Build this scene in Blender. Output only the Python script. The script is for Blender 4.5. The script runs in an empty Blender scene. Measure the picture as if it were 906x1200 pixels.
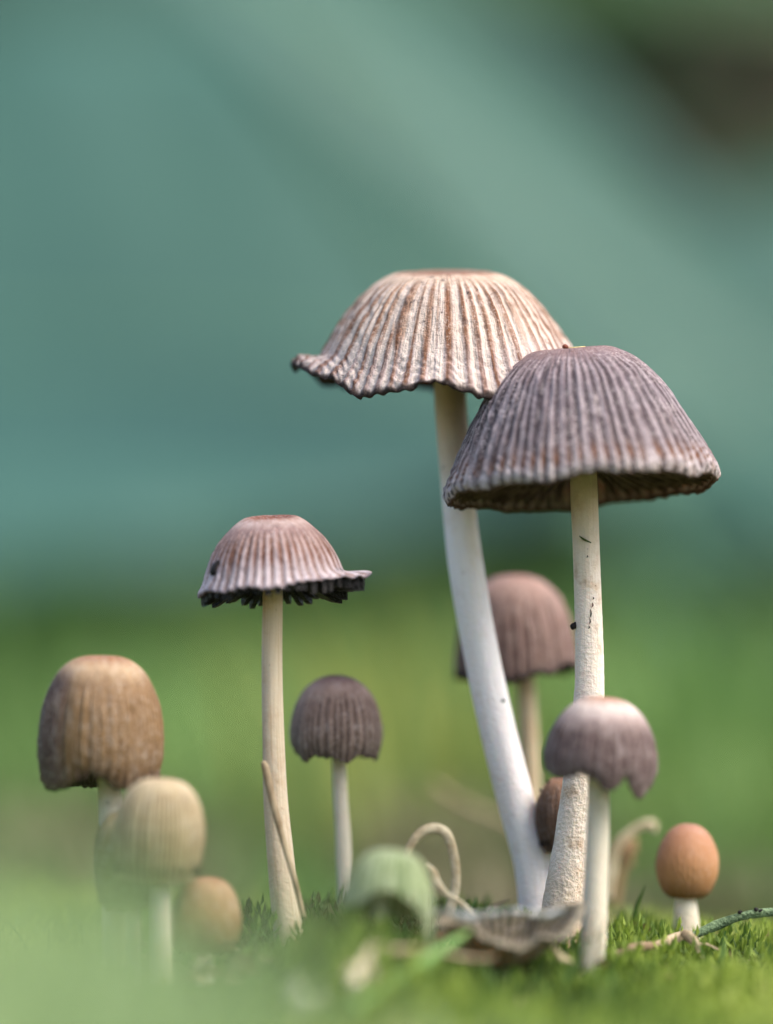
import bpy, math, numpy as np
from math import radians, pi, sin, cos, exp
from mathutils import Vector

# ------------------------------------------------------------------ camera, sky, sun, exposure
# 1 Blender unit = 10 cm (a macro photograph of mushrooms a few centimetres tall)
sc = bpy.context.scene
sc.unit_settings.system = 'METRIC'
sc.unit_settings.scale_length = 0.1
COL = sc.collection

DIST = 4.5                       # camera to the plane of focus
PITCH = radians(2.9)
CAM = np.array([0.0, -4.5, 0.2353])
FPX = DIST * 1100.0              # focal length in pixels of the 906 x 1200 photograph

cd = bpy.data.cameras.new('camera')
cd.sensor_fit = 'VERTICAL'
cd.sensor_height = 24.0
cd.sensor_width = 24.0
cd.lens = 24.0 * FPX / 1200.0
cd.clip_start = 0.02
cd.clip_end = 2000.0
cd.dof.use_dof = True
cd.dof.focus_distance = DIST
cd.dof.aperture_fstop = cd.lens * 1e-3 / (2 * 0.115)
cam = bpy.data.objects.new('camera', cd)
cam.location = CAM
cam.rotation_euler = (radians(90) + PITCH, 0, 0)
COL.objects.link(cam)
sc.camera = cam

SUN_EL, SUN_AZ = radians(52), radians(112)     # azimuth clockwise from +Y (the viewing direction)
w = bpy.data.worlds.new('World')
sc.world = w
w.use_nodes = True
wn = w.node_tree.nodes
sky = wn.new('ShaderNodeTexSky')
sky.sky_type = 'NISHITA'
sky.sun_disc = False
sky.sun_elevation = SUN_EL
sky.sun_rotation = SUN_AZ
sky.dust_density = 4.0
sky.air_density = 1.0
sky.ozone_density = 1.0
w.node_tree.links.new(sky.outputs[0], wn['Background'].inputs[0])
wn['Background'].inputs[1].default_value = 0.125

sl = bpy.data.lights.new('sun', 'SUN')
sl.energy = 1.5
sl.angle = radians(55)
sl.color = (1.0, 0.93, 0.85)
so = bpy.data.objects.new('sun', sl)
sdir = Vector((cos(SUN_EL) * sin(SUN_AZ), cos(SUN_EL) * cos(SUN_AZ), sin(SUN_EL)))
so.rotation_euler = (-sdir).to_track_quat('-Z', 'Y').to_euler()
so.location = (3, 1, 4)
COL.objects.link(so)

sc.view_settings.view_transform = 'Standard'
sc.view_settings.look = 'None'
sc.view_settings.gamma = 1.0
sc.view_settings.exposure = 1.28
sc.cycles.use_denoising = True
sc.cycles.max_bounces = 8
sc.cycles.transparent_max_bounces = 8
sc.cycles.sample_clamp_indirect = 4.0

# ------------------------------------------------------------------ helpers
FWD = np.array([0, cos(PITCH), sin(PITCH)])
UP = np.array([0, -sin(PITCH), cos(PITCH)])
RIGHT = np.array([1.0, 0, 0])


def P(px, py, d=0.0):
    """world point seen at a pixel of the photograph, d units beyond the plane of focus"""
    t = DIST + d
    return CAM + t * (FWD + (px - 453.0) / FPX * RIGHT - (py - 600.0) / FPX * UP)


def unit(d):
    return (DIST + d) / FPX       # size of one photograph pixel at depth d


def lin(*c):
    c = np.array(c, float) / 255.0
    return tuple(np.where(c <= 0.04045, c / 12.92, ((c + 0.055) / 1.055) ** 2.4)) + (1.0,)


def sstep(a, b, x):
    t = np.clip((np.asarray(x, float) - a) / (b - a), 0, 1)
    return t * t * (3 - 2 * t)


def vnoise(x, y, seed=0):
    """smooth value noise on arrays"""
    x = np.asarray(x, float); y = np.asarray(y, float)
    xi = np.floor(x); yi = np.floor(y)
    fx = x - xi; fy = y - yi
    fx = fx * fx * (3 - 2 * fx); fy = fy * fy * (3 - 2 * fy)

    def h(a, b):
        s = np.sin(a * 127.1 + b * 311.7 + seed * 74.7) * 43758.5453
        return s - np.floor(s)
    a = h(xi, yi); b = h(xi + 1, yi); c = h(xi, yi + 1); d = h(xi + 1, yi + 1)
    return (a * (1 - fx) + b * fx) * (1 - fy) + (c * (1 - fx) + d * fx) * fy


def mesh(name, V, F, mat, parent=None, attrs=None, smooth=True, org=None):
    """one mesh object from arrays; V in world units, F an (n,3) or (n,4) array or a list of such"""
    V = np.asarray(V, float)
    if org is None:
        org = np.array(parent_org(parent)) if parent is not None else np.zeros(3)
    V = V - org
    me = bpy.data.meshes.new(name)
    Fs = F if isinstance(F, list) else [F]
    idx = np.concatenate([np.asarray(f).ravel() for f in Fs]).astype(np.int32)
    tot = np.concatenate([np.full(len(f), np.asarray(f).shape[1]) for f in Fs]).astype(np.int32)
    st = np.concatenate([[0], np.cumsum(tot)[:-1]]).astype(np.int32)
    me.vertices.add(len(V)); me.vertices.foreach_set('co', V.ravel())
    me.loops.add(len(idx)); me.loops.foreach_set('vertex_index', idx)
    me.polygons.add(len(tot)); me.polygons.foreach_set('loop_start', st)
    me.polygons.foreach_set('use_smooth', np.full(len(tot), smooth))
    me.update(calc_edges=True)
    for k, a in (attrs or {}).items():
        a = np.asarray(a, float)
        if a.ndim == 1:
            at = me.attributes.new(k, 'FLOAT', 'POINT'); at.data.foreach_set('value', a)
        else:
            at = me.attributes.new(k, 'FLOAT_VECTOR', 'POINT'); at.data.foreach_set('vector', a.ravel())
    me.materials.append(mat)
    o = bpy.data.objects.new(name, me)
    COL.objects.link(o)
    if parent is not None:
        o.parent = parent
    else:
        o.location = org
    return o


def parent_org(p):
    v = Vector((0, 0, 0))
    while p is not None:
        v = v + p.location
        p = p.parent
    return v


def tag(o, label, cat, group=None, kind=None):
    o['label'] = label
    if cat: o['category'] = cat
    if group: o['group'] = group
    if kind: o['kind'] = kind
    return o


def thing(name, loc, label, cat, group=None):
    o = bpy.data.objects.new(name, None)
    o.empty_display_size = 0.02
    o.location = loc
    COL.objects.link(o)
    return tag(o, label, cat, group)


# ------------------------------------------------------------------ materials
class N:
    """small node-graph builder"""
    def __init__(s, name):
        s.m = bpy.data.materials.new(name); s.m.use_nodes = True
        s.t = s.m.node_tree; s.b = s.t.nodes['Principled BSDF']; s.out = s.t.nodes['Material Output']

    def new(s, typ, **k):
        n = s.t.nodes.new(typ)
        for a, v in k.items(): setattr(n, a, v)
        return n

    def put(s, sock, v):
        if hasattr(v, 'is_linked'): s.t.links.new(v, sock)
        else: sock.default_value = v

    def attr(s, name, out=2):
        return s.new('ShaderNodeAttribute', attribute_name=name).outputs[out]

    def obj(s):
        return s.new('ShaderNodeTexCoord').outputs['Object']

    def map(s, v, scale):
        n = s.new('ShaderNodeMapping'); s.put(n.inputs[0], v); n.inputs['Scale'].default_value = scale
        return n.outputs[0]

    def noise(s, v, scale, detail=3.0, rough=0.55):
        n = s.new('ShaderNodeTexNoise'); s.put(n.inputs['Vector'], v)
        n.inputs['Scale'].default_value = scale; n.inputs['Detail'].default_value = detail
        n.inputs['Roughness'].default_value = rough
        return n.outputs[0]

    def voro(s, v, scale):
        n = s.new('ShaderNodeTexVoronoi'); s.put(n.inputs['Vector'], v); n.inputs['Scale'].default_value = scale
        return n.outputs[0]

    def math(s, op, a, b=0.0, clamp=False):
        n = s.new('ShaderNodeMath', operation=op, use_clamp=clamp); s.put(n.inputs[0], a); s.put(n.inputs[1], b)
        return n.outputs[0]

    def rng(s, v, a, b, c=0.0, d=1.0):
        n = s.new('ShaderNodeMapRange', interpolation_type='SMOOTHSTEP')
        s.put(n.inputs[0], v)
        for i, x in enumerate((a, b, c, d)): n.inputs[i + 1].default_value = x
        return n.outputs[0]

    def mix(s, f, a, b, mode='MIX'):
        n = s.new('ShaderNodeMix', data_type='RGBA', blend_type=mode)
        s.put(n.inputs[0], f); s.put(n.inputs[6], a); s.put(n.inputs[7], b)
        return n.outputs[2]

    def ramp(s, f, stops):
        n = s.new('ShaderNodeValToRGB'); s.put(n.inputs[0], f)
        e = n.color_ramp.elements
        while len(e) < len(stops): e.new(0.5)
        for el, (p, c) in zip(e, stops): el.position = p; el.color = c
        return n.outputs[0]

    def bump(s, h, strength, dist):
        n = s.new('ShaderNodeBump'); n.inputs['Strength'].default_value = strength
        n.inputs['Distance'].default_value = dist; s.put(n.inputs['Height'], h)
        s.t.links.new(n.outputs[0], s.b.inputs['Normal'])

    def done(s, col, rough=0.7, spec=0.3, sss=0.0, sss_r=0.02):
        s.put(s.b.inputs['Base Color'], col)
        s.put(s.b.inputs['Roughness'], rough)
        s.b.inputs['Specular IOR Level'].default_value = spec
        if sss:
            s.b.inputs['Subsurface Weight'].default_value = sss
            s.b.inputs['Subsurface Radius'].default_value = (1.0, 0.6, 0.4)
            s.b.inputs['Subsurface Scale'].default_value = sss_r
        return s.m


def cap_mat(name, stops, groove, g=0.6, rim=None, rim_w=0.06, ridge=None, rg=0.0, side=None, speck=0.35,
            meal=0.3, brown=None, gv=(0.12, 0.4), mottle=0.45, tint=(0.76, 0.71, 0.67), bump=0.6):
    """cap skin: colour from apex to rim, pleat grooves, streaks, mealy granules, dark flecks"""
    n = N(name)
    v = n.attr('rad'); rib = n.attr('rib'); st = n.attr('streak', 1); oc = n.obj()
    wob = n.math('ADD', v, n.math('MULTIPLY', n.math('SUBTRACT', n.noise(n.map(st, (5, 5, 1)), 2.0), 0.5), 0.22))
    c = n.ramp(wob, [(p, lin(*k)) for p, k in stops])
    if side:                                   # one flank of another pigment (a torn, older skin)
        sx = n.new('ShaderNodeSeparateXYZ'); n.put(sx.inputs[0], st)
        f = n.rng(n.math('ADD', sx.outputs[0], n.math('MULTIPLY', n.noise(n.map(st, (6, 6, 2)), 2.0), 0.25)), side[1], side[2], 1.0, 0.0)
        f = n.math('MULTIPLY', f, n.rng(v, 0.18, 0.38))
        c = n.mix(f, c, lin(*side[0]))
    grow = n.rng(v, gv[0], gv[1])
    strk = n.noise(n.map(st, (26, 26, 2.2)), 1.0, 4.0)
    gf = n.math('MULTIPLY', n.math('MULTIPLY', n.rng(rib, 0.62, 0.18), grow), n.rng(strk, 0.2, 0.6, g * 0.55, g))
    c = n.mix(gf, c, lin(*groove))
    if ridge:
        rf = n.math('MULTIPLY', n.math('MULTIPLY', n.rng(rib, 0.55, 0.95), grow), n.rng(strk, 0.3, 0.62, rg * 0.35, rg))
        c = n.mix(rf, c, lin(*ridge))
    # mottling: pale and dusky blotches finer than the pleats
    mo = n.noise(n.map(oc, (1, 1, 0.6)), 130.0, 3.0, 0.7)
    c = n.mix(n.math('MULTIPLY', n.rng(mo, 0.52, 0.66), mottle), c, n.mix(0.5, c, lin(232, 224, 222)))
    c = n.mix(n.math('MULTIPLY', n.rng(mo, 0.46, 0.34), mottle), c, n.mix(1.0, c, (0.45, 0.42, 0.43, 1), 'MULTIPLY'))
    # uneven tone
    c = n.mix(n.rng(n.noise(oc, 22.0, 4.0), 0.35, 0.7, 0.0, 0.35), c, n.mix(1.0, c, (0.62, 0.56, 0.55, 1), 'MULTIPLY'))
    if brown:                                  # rusty patches between the ridges, just above the rim
        bf = n.math('MULTIPLY', n.rng(v, brown[1], brown[2]), n.rng(v, brown[3], brown[2], 0.0, 1.0))
        bf = n.math('MULTIPLY', bf, n.rng(rib, 0.75, 0.3))
        bf = n.math('MULTIPLY', bf, n.rng(strk, 0.3, 0.55, 0.3, 0.95))
        c = n.mix(bf, c, lin(*brown[0]))
    # pale meal and dark flecks
    ml = n.math('MULTIPLY', n.rng(n.noise(oc, 330.0, 2.0, 0.6), 0.52, 0.66), n.rng(n.noise(oc, 18.0, 2.0), 0.35, 0.6))
    c = n.mix(n.math('MULTIPLY', ml, meal), c, lin(225, 215, 212))
    sp = n.math('MULTIPLY', n.rng(n.noise(n.map(oc, (1, 1, 0.7)), 115.0, 3.0, 0.65), 0.58, 0.68), n.rng(n.noise(oc, 13.0, 2.0), 0.42, 0.6))
    c = n.mix(n.math('MULTIPLY', sp, speck), c, lin(70, 62, 66))
    if rim:
        rf = n.rng(n.math('ADD', v, n.math('MULTIPLY', n.math('SUBTRACT', n.noise(n.map(st, (9, 9, 1)), 2.0), 0.5), rim_w)), 1 - rim_w, 1.0 - rim_w * 0.35)
        c = n.mix(rf, c, lin(*rim))
    c = n.mix(1.0, c, tint + (1,), 'MULTIPLY')
    h = n.math('ADD', n.noise(oc, 210.0, 4.0, 0.65), n.math('MULTIPLY', n.noise(n.map(st, (40, 40, 8)), 1.0, 3.0), 1.4))
    n.bump(h, bump, 0.006)
    return n.done(c, n.rng(n.noise(oc, 60.0), 0.3, 0.7, 0.55, 0.85), 0.28, 0.12, 0.012)


def stem_mat(name, top, mid, base, stain=(170, 135, 95), stain_f=0.4, grain=0.5, streaky=0.35):
    n = N(name)
    t = n.attr('along'); st = n.attr('streak', 1); oc = n.obj()
    c = n.ramp(n.math('ADD', t, n.math('MULTIPLY', n.math('SUBTRACT', n.noise(oc, 14.0), 0.5), 0.2)),
               [(0.0, lin(*top)), (0.17, lin(*top)), (0.38, lin(*mid)), (0.75, lin(*mid)), (1.0, lin(*base))])
    fib = n.noise(n.map(st, (12, 12, 3.0)), 1.0, 5.0, 0.6)
    c = n.mix(n.math('MULTIPLY', n.rng(fib, 0.42, 0.7), streaky), c, n.mix(1.0, c, (0.70, 0.62, 0.52, 1), 'MULTIPLY'))
    c = n.mix(n.math('MULTIPLY', n.rng(n.noise(oc, 30.0, 4.0, 0.65), 0.5, 0.72), stain_f), c, lin(*stain))
    fl = n.rng(n.noise(oc, 120.0, 2.0), 0.72, 0.78)
    c = n.mix(n.math('MULTIPLY', fl, 0.6), c, lin(90, 70, 60))
    gr = n.noise(oc, 260.0, 3.0, 0.6)
    h = n.math('ADD', n.math('MULTIPLY', gr, n.rng(t, 0.1, 0.9, 0.4, 1.3)), n.math('MULTIPLY', fib, 0.35))
    n.bump(h, grain, 0.008)
    return n.done(c, 0.62, 0.3, 0.25, 0.02)


def plain_mat(name, a, b, scale=30.0, rough=0.7, bump=0.3, sss=0.0, stretch=(1, 1, 1)):
    n = N(name); oc = n.map(n.obj(), stretch)
    nz = n.noise(oc, scale, 4.0, 0.6)
    c = n.mix(n.rng(nz, 0.35, 0.66), lin(*a), lin(*b))
    n.bump(n.noise(oc, scale * 5, 3.0), bump, 0.006)
    return n.done(c, rough, 0.3, sss)


def leaf_mat(name, stops, transl=0.35, rough=0.55):
    """thin leaf: diffuse/gloss plus translucency; 'tone' per-leaf pigment"""
    n = N(name)
    c = n.ramp(n.attr('tone'), [(p, lin(*k)) for p, k in stops])
    c = n.mix(n.rng(n.noise(n.obj(), 6.0, 3.0), 0.35, 0.7, 0.0, 0.35), c, n.mix(1.0, c, (0.7, 0.8, 0.6, 1), 'MULTIPLY'))
    n.done(c, rough, 0.3)
    tr = n.new('ShaderNodeBsdfTranslucent'); n.put(tr.inputs[0], c)
    mx = n.new('ShaderNodeMixShader'); mx.inputs[0].default_value = transl
    n.t.links.new(n.b.outputs[0], mx.inputs[1]); n.t.links.new(tr.outputs[0], mx.inputs[2])
    n.t.links.new(mx.outputs[0], n.out.inputs[0])
    return n.m


# ------------------------------------------------------------------ ground
def ground_h(x, y):
    """height of the soil: a mossy hummock carrying the mushrooms, uneven ground before and behind"""
    x = np.asarray(x, float); y = np.asarray(y, float)
    r = np.hypot(x, y)
    near = np.exp(-(r / 6.0) ** 2)
    z = -0.045 + 0.0 * x
    z = z + 0.035 * np.exp(-((x - 0.15) / 0.9) ** 2 - ((y - 0.14) / 0.30) ** 2)          # hummock
    z = z + 0.065 * np.exp(-((x + 0.045) / 0.10) ** 2 - ((y + 0.34) / 0.14) ** 2)          # mossy cushion
    z = z - 0.05 * sstep(0.5, 1.4, y) - 0.03 * sstep(-0.12, -0.42, y)
    z = z + 0.03 * (vnoise(x * 2.6 + 9, y * 2.6 + 4, 1) - 0.5) * near
    z = z + 0.014 * (vnoise(x * 9, y * 9, 2) - 0.5) * near
    z = z + 0.5 * (vnoise(x * 0.15, y * 0.15, 3) - 0.5) * sstep(4, 25, r)
    z = z + 0.06 * np.clip(y - 12, 0, 20) * 0.5                                             # bank at the back
    return z


def ground_at(px, py, d):
    p = P(px, py, d)
    return np.array([p[0], p[1], float(ground_h(p[0], p[1]))])


g1 = np.sinh(np.linspace(-1, 1, 221) * 7.6); g1 = g1 / g1[-1] * 400.0
GX, GY = np.meshgrid(g1, g1, indexing='ij')
GZ = ground_h(GX, GY)
n_ = len(g1)
ii = np.arange(n_ * n_).reshape(n_, n_)
gf = np.stack([ii[:-1, :-1], ii[1:, :-1], ii[1:, 1:], ii[:-1, 1:]], -1).reshape(-1, 4)

n = N('soil')
oc = n.obj()
c = n.mix(n.rng(n.noise(oc, 1.4, 5.0), 0.40, 0.60), lin(78, 90, 50), lin(112, 98, 80))
c = n.mix(n.rng(n.noise(oc, 0.5, 3.0), 0.45, 0.62), c, lin(80, 104, 50))
sy = n.new('ShaderNodeSeparateXYZ'); n.put(sy.inputs[0], oc)
c = n.mix(n.rng(sy.outputs[1], 4.0, 8.0), c, n.mix(n.noise(oc, 1.2, 4.0), lin(60, 92, 62), lin(84, 122, 70)))   # moss takes over further back
c = n.mix(n.rng(n.noise(oc, 40.0, 4.0), 0.45, 0.7, 0, 0.6), c, lin(60, 58, 38))
n.bump(n.noise(oc, 45.0, 6.0, 0.65), 0.8, 0.03)
soil = n.done(c, 0.9, 0.15)
tag(mesh('ground', np.stack([GX, GY, GZ], -1).reshape(-1, 3), gf, soil),
    'mossy brown and green soil under the mushrooms', 'ground', kind='structure')

# ------------------------------------------------------------------ caps and stems
def rev_faces(nv, nt):
    i = np.arange(nv * nt).reshape(nv, nt)
    j = np.roll(i, -1, axis=1)
    return np.stack([i[:-1], i[1:], j[1:], j[:-1]], -1).reshape(-1, 4)


def resample(pts, m):
    pts = np.array(pts, float)
    # Catmull-Rom through the points, then even arc length
    q = np.vstack([2 * pts[0] - pts[1], pts, 2 * pts[-1] - pts[-2]])
    out = []
    for k in range(1, len(q) - 2):
        t = np.linspace(0, 1, 24, endpoint=False)[:, None]
        p0, p1, p2, p3 = q[k - 1], q[k], q[k + 1], q[k + 2]
        out.append(0.5 * ((2 * p1) + (-p0 + p2) * t + (2 * p0 - 5 * p1 + 4 * p2 - p3) * t ** 2 + (-p0 + 3 * p1 - 3 * p2 + p3) * t ** 3))
    out = np.vstack(out + [pts[-1:]])
    s = np.concatenate([[0], np.cumsum(np.linalg.norm(np.diff(out, axis=0), axis=1))])
    u = np.linspace(0, s[-1], m)
    return np.stack([np.interp(u, s, out[:, k]) for k in range(out.shape[1])], 1)


class Cap:
    """pleated cap: profile in photograph pixels (r, z above the rim), placed at a pixel and a depth"""
    def __init__(s, cx, cy, d, prof, ribs=48, amp=2.2, tip=0.0, roll=0.0, thick=3.0, deform=None, seed=0,
                 jag=1.5, nt=432, nv=64, squash=1.0, sharp=1.0, gv=(0.1, 0.35), double=0.3, wrinkle=0.0, disc=0.0, gill_t=0.9):
        s.__dict__.update(locals())
        s.pr = resample(prof, nv)
        s.R = max(p[0] for p in prof); s.H = max(p[1] for p in prof)

    def world(s, x, y, z):
        a, b = radians(s.tip), radians(s.roll)
        y, z = y * cos(a) - z * sin(a), y * sin(a) + z * cos(a)
        x, z = x * cos(b) + z * sin(b), -x * sin(b) + z * cos(b)
        u = unit(s.d)
        return P(s.cx, s.cy, s.d) + np.stack([x * u, y * u, z * u], -1)

    def surf(s, th, v, off=0.0, ribs=True):
        """th, v arrays (broadcast) -> local px coordinates and rib height"""
        th, v = np.broadcast_arrays(np.asarray(th, float), np.asarray(v, float))
        vi = v * (s.nv - 1)
        r = np.interp(vi, np.arange(s.nv), s.pr[:, 0]); z = np.interp(vi, np.arange(s.nv), s.pr[:, 1])
        dr = np.interp(vi, np.arange(s.nv), np.gradient(s.pr[:, 0])); dz = np.interp(vi, np.arange(s.nv), np.gradient(s.pr[:, 1]))
        L = np.hypot(dr, dz) + 1e-9
        nr, nz = -dz / L, dr / L
        nr, nz = np.where(v < 1e-6, 0, nr), np.where(v < 1e-6, 1, nz)
        cth, sth = np.cos(th), np.sin(th)
        # uneven pleats: phase and height wander round the cap
        ph = s.ribs * th + 2.2 * (vnoise(cth * 4 + 7, sth * 4 + 3, s.seed)) * 2 + 0.8 * np.sin(3 * th + s.seed) \
            + 0.5 * (vnoise(cth * 9 + 7, sth * 9 + v * 3, s.seed + 5) - 0.5)
        ph = ph + 1.6 * (vnoise(cth * 2 + 60, sth * 2 + v * 2.5, s.seed + 12) - 0.5) * sstep(0.2, 0.9, v)
        ph2 = int(s.ribs * 1.4) * th + 3.0 * vnoise(cth * 3 + 17, sth * 3 + 13, s.seed + 21) + 1.2 * np.sin(2 * th + s.seed)
        fk = sstep(0.42, 0.62, vnoise(cth * 5 + 33, sth * 5 + 31 + v * 1.2, s.seed + 22) + 0.15 * v)
        rib = (0.5 + 0.5 * np.cos(ph)) * (1 - fk) + (0.5 + 0.5 * np.cos(ph2)) * fk
        rib = rib ** s.sharp
        hgt = rib + s.double * (0.5 + 0.5 * np.cos(2 * ph + 1.0))
        vary = 0.15 + 1.5 * vnoise(cth * 6 + 20, sth * 6 + 20 + v * 1.5, s.seed + 2)
        g = sstep(s.gv[0], s.gv[1], v)
        o = off + (s.amp * g * vary * (hgt - 0.5) if ribs else 0)
        o = o + s.R * 0.012 * (vnoise(cth * 3 + 5, sth * 3 + v * 4, s.seed + 8) - 0.5) * sstep(0.05, 0.3, v)
        # fine cross wrinkles in the last stretch before the rim
        wr = sstep(0.78, 0.9, v) * s.wrinkle
        o = o + wr * np.sin(v * 150 + 2.5 * np.cos(ph) + 6 * vnoise(cth * 3, sth * 3, s.seed + 6)) * (0.3 + 0.9 * vnoise(cth * 12, sth * 12 + v * 4, s.seed + 7))
        o = o + s.R * 0.014 * (vnoise(cth * 16 + 40, sth * 16 + v * 22, s.seed + 9) - 0.5) * g
        rr = r + nr * o; zz = z + nz * o
        zz = zz + s.disc * sth * (r / s.R) * sstep(0.5, 0.22, v)
        edge = sstep(0.8, 1.0, v)
        zz = zz + edge * s.jag * ((vnoise(cth * 14 + 30, sth * 14 + 30, s.seed + 3) - 0.5) * 2.2 + 0.8 * (rib - 0.5))
        x, y = rr * cth, rr * sth * s.squash
        if s.deform is not None:
            x, y, zz = s.deform(th, v, x, y, zz)
        return x, y, zz, rib

    def build(s, mat, parent, name='cap'):
        th = np.linspace(0, 2 * pi, s.nt, endpoint=False)[None, :]
        vo = np.linspace(0.004, 1, s.nv)[:, None]
        vi = np.linspace(1, 0.004, s.nv // 2)[:, None]
        xo, yo, zo, ro = s.surf(th, vo)
        xi, yi, zi, ri = s.surf(th, vi, -s.thick)
        V = s.world(np.vstack([xo, xi]), np.vstack([yo, yi]), np.vstack([zo, zi]))
        vv = np.vstack([np.broadcast_to(vo, ro.shape), np.broadcast_to(np.maximum(vi, 0.985), ri.shape)])
        T = np.broadcast_to(th, vv.shape)
        nvt, nt = vv.shape
        V = V.reshape(-1, 3)
        F = rev_faces(nvt, nt)
        # close apex outside and inside
        a = s.world(*[np.array(q).mean() for q in s.surf(th, 0.0)[:3]])
        b = s.world(*[np.array(q).mean() for q in s.surf(th, 0.0, -s.thick)[:3]])
        V = np.vstack([V, a[None], b[None]])
        k = np.arange(nt); k2 = np.roll(k, -1)
        tri = np.vstack([np.stack([np.full(nt, nvt * nt), k, k2], 1),
                         np.stack([np.full(nt, nvt * nt + 1), (nvt - 1) * nt + k2, (nvt - 1) * nt + k], 1)])
        at = {'rad': np.append(vv.ravel(), [0, 0.985]), 'rib': np.append(np.vstack([ro, ri]).ravel(), [0.5, 0.5]),
              'streak': np.vstack([np.stack([np.cos(T), np.sin(T), vv], -1).reshape(-1, 3), [[0, 0, 0], [0, 0, 1]]])}
        s.o = mesh(name, V, [F, tri], mat, parent, at)
        return s.o

    def gill_arrays(s, th, stem_r, hang, low, wave, rs):
        """one thin gill plate under the cap at angle th"""
        m = 9
        v = np.linspace(0.25, 0.965, m)
        x, y, z, _ = s.surf(np.full(m, th), v, -s.thick * 0.9, ribs=False)
        r = np.hypot(x, y)
        fr = np.clip((r - stem_r) / max(s.R - stem_r, 1), 0, 1)
        zb = low + (s.H * hang - low) * (1 - fr) ** 1.3 + wave * (rs.rand() - 0.5) + wave * 0.25 * (rs.rand(m) - 0.5)
        zb = np.minimum(zb, z - 2.0)
        rim_z = float(z[-1])
        zb = zb + rim_z * fr ** 3 * 0.6
        zb = np.minimum(zb, z - 1.0)
        tx, ty = -sin(th), cos(th)
        t = s.gill_t
        A = []
        for (zz, tt) in ((z, t), (zb, t * 0.7), (zb, -t * 0.7), (z, -t)):
            A.append(np.stack([x + tx * tt, y + ty * tt, zz], 1))
        L = np.stack(A, 1).reshape(-1, 3)
        V = s.world(L[:, 0], L[:, 1], L[:, 2])
        i = np.arange(m * 4).reshape(m, 4)
        F = np.concatenate([np.stack([i[:-1, k], i[1:, k], i[1:, (k + 1) % 4], i[:-1, (k + 1) % 4]], -1) for k in range(4)])
        F = np.concatenate([F, [[i[0, 3], i[0, 2], i[0, 1], i[0, 0]], [i[-1, 0], i[-1, 1], i[-1, 2], i[-1, 3]]]])
        return V, F

    def gills(s, count, mat, single, stem_r=20, hang=0.35, low=4.0, wave=2.0):
        rs = np.random.RandomState(s.seed + 77)
        org = np.array(parent_org(s.o))
        VV, FF, k0 = [], [], 0
        for k in range(count):
            th = 2 * pi * (k + 0.5 * (rs.rand() - 0.5)) / count
            lw = low(th) if callable(low) else low
            V, F = s.gill_arrays(th, stem_r, hang, lw, wave, rs)
            if single:
                mesh('gill', V, F, mat, s.o, smooth=False)
            else:
                VV.append(V); FF.append(F + k0); k0 += len(V)
        if not single:
            g = mesh('gill_layer', np.vstack(VV), np.vstack(FF), mat, s.o, smooth=False)
            g['kind'] = 'stuff'


def tube(name, pts, mat, parent=None, nt=28, m=70, wob=0.04, seed=0, flat=1.0, rough=0.0, org=None, closed=True):
    """tapering tube through world points (x, y, z, r)"""
    q = resample(pts, m)
    c, r = q[:, :3], q[:, 3]
    T = np.gradient(c, axis=0); T /= np.linalg.norm(T, axis=1)[:, None]
    ref = np.array([0, 1.0, 0.0])
    if abs(np.dot(T, ref)).mean() > 0.8: ref = np.array([0, 0, 1.0])
    A = np.cross(T, ref); A /= np.linalg.norm(A, axis=1)[:, None]
    B = np.cross(T, A)
    th = np.linspace(0, 2 * pi, nt, endpoint=False)
    t = np.linspace(0, 1, m)
    TH, TT = np.meshgrid(th, t)
    k = 1 + wob * 2 * (vnoise(np.cos(TH) * 1.5 + 5 + TT * 6, np.sin(TH) * 1.5 + 5 + TT * 4, seed) - 0.5)
    k = k + wob * 0.8 * (vnoise(np.cos(TH) * 5 + 50, np.sin(TH) * 5 + TT * 3, seed + 1) - 0.5)
    if rough:
        k = k + rough * sstep(0.1, 0.7, TT) * (vnoise(np.cos(TH) * 7 + 9, TT * m * 0.45 + np.sin(TH) * 7, seed + 2) - 0.5) * 2
    R = r[:, None] * k
    V = c[:, None] + A[:, None] * (R * np.cos(TH))[..., None] + B[:, None] * (R * np.sin(TH) * flat)[..., None]
    V = np.vstack([V.reshape(-1, 3), c[:1], c[-1:]])
    F = rev_faces(m, nt)
    i = np.arange(nt); j = np.roll(i, -1)
    tri = np.vstack([np.stack([np.full(nt, m * nt), j, i], 1), np.stack([np.full(nt, m * nt + 1), (m - 1) * nt + i, (m - 1) * nt + j], 1)])
    L = float(np.linalg.norm(np.diff(c, axis=0), axis=1).sum())
    at = {'along': np.append(TT.ravel(), [0, 1]),
          'streak': np.vstack([np.stack([np.cos(TH), np.sin(TH), TT * L * 4], -1).reshape(-1, 3), [[0, 0, 0], [0, 0, 1]]])}
    return mesh(name, V, [F[:, ::-1], tri[:, ::-1]], mat, parent, at, org=org)


def px_tube(name, pts, mat, parent=None, **k):
    """pts: (px, py, depth, half width px)"""
    W = [np.append(P(a, b, d), r * unit(d)) for a, b, d, r in pts]
    return tube(name, W, mat, parent, **k)


GILL_DARK = plain_mat('dark_gill', (124, 104, 92), (78, 62, 54), 60, 0.8)
GILL_INK = plain_mat('inky_gill', (22, 19, 20), (8, 7, 9), 70, 0.35, 0.6)
GILL_BROWN = plain_mat('brown_gill', (96, 80, 68), (60, 48, 42), 60, 0.8)
DARK = plain_mat('dark_fleck', (34, 26, 24), (14, 11, 11), 90, 0.7)


def gauss(th, c, wd):
    d = (np.asarray(th) - c + pi) % (2 * pi) - pi
    return np.exp(-(d / wd) ** 2)


FRONT = -pi / 2

# --- the tall one with the flared cap and the curved white stem
def mushroom(label, base, group='inky cap mushrooms growing on the moss'):
    px, py, d = base
    return thing('mushroom', P(px, py, d), label, 'mushroom', group)


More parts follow.
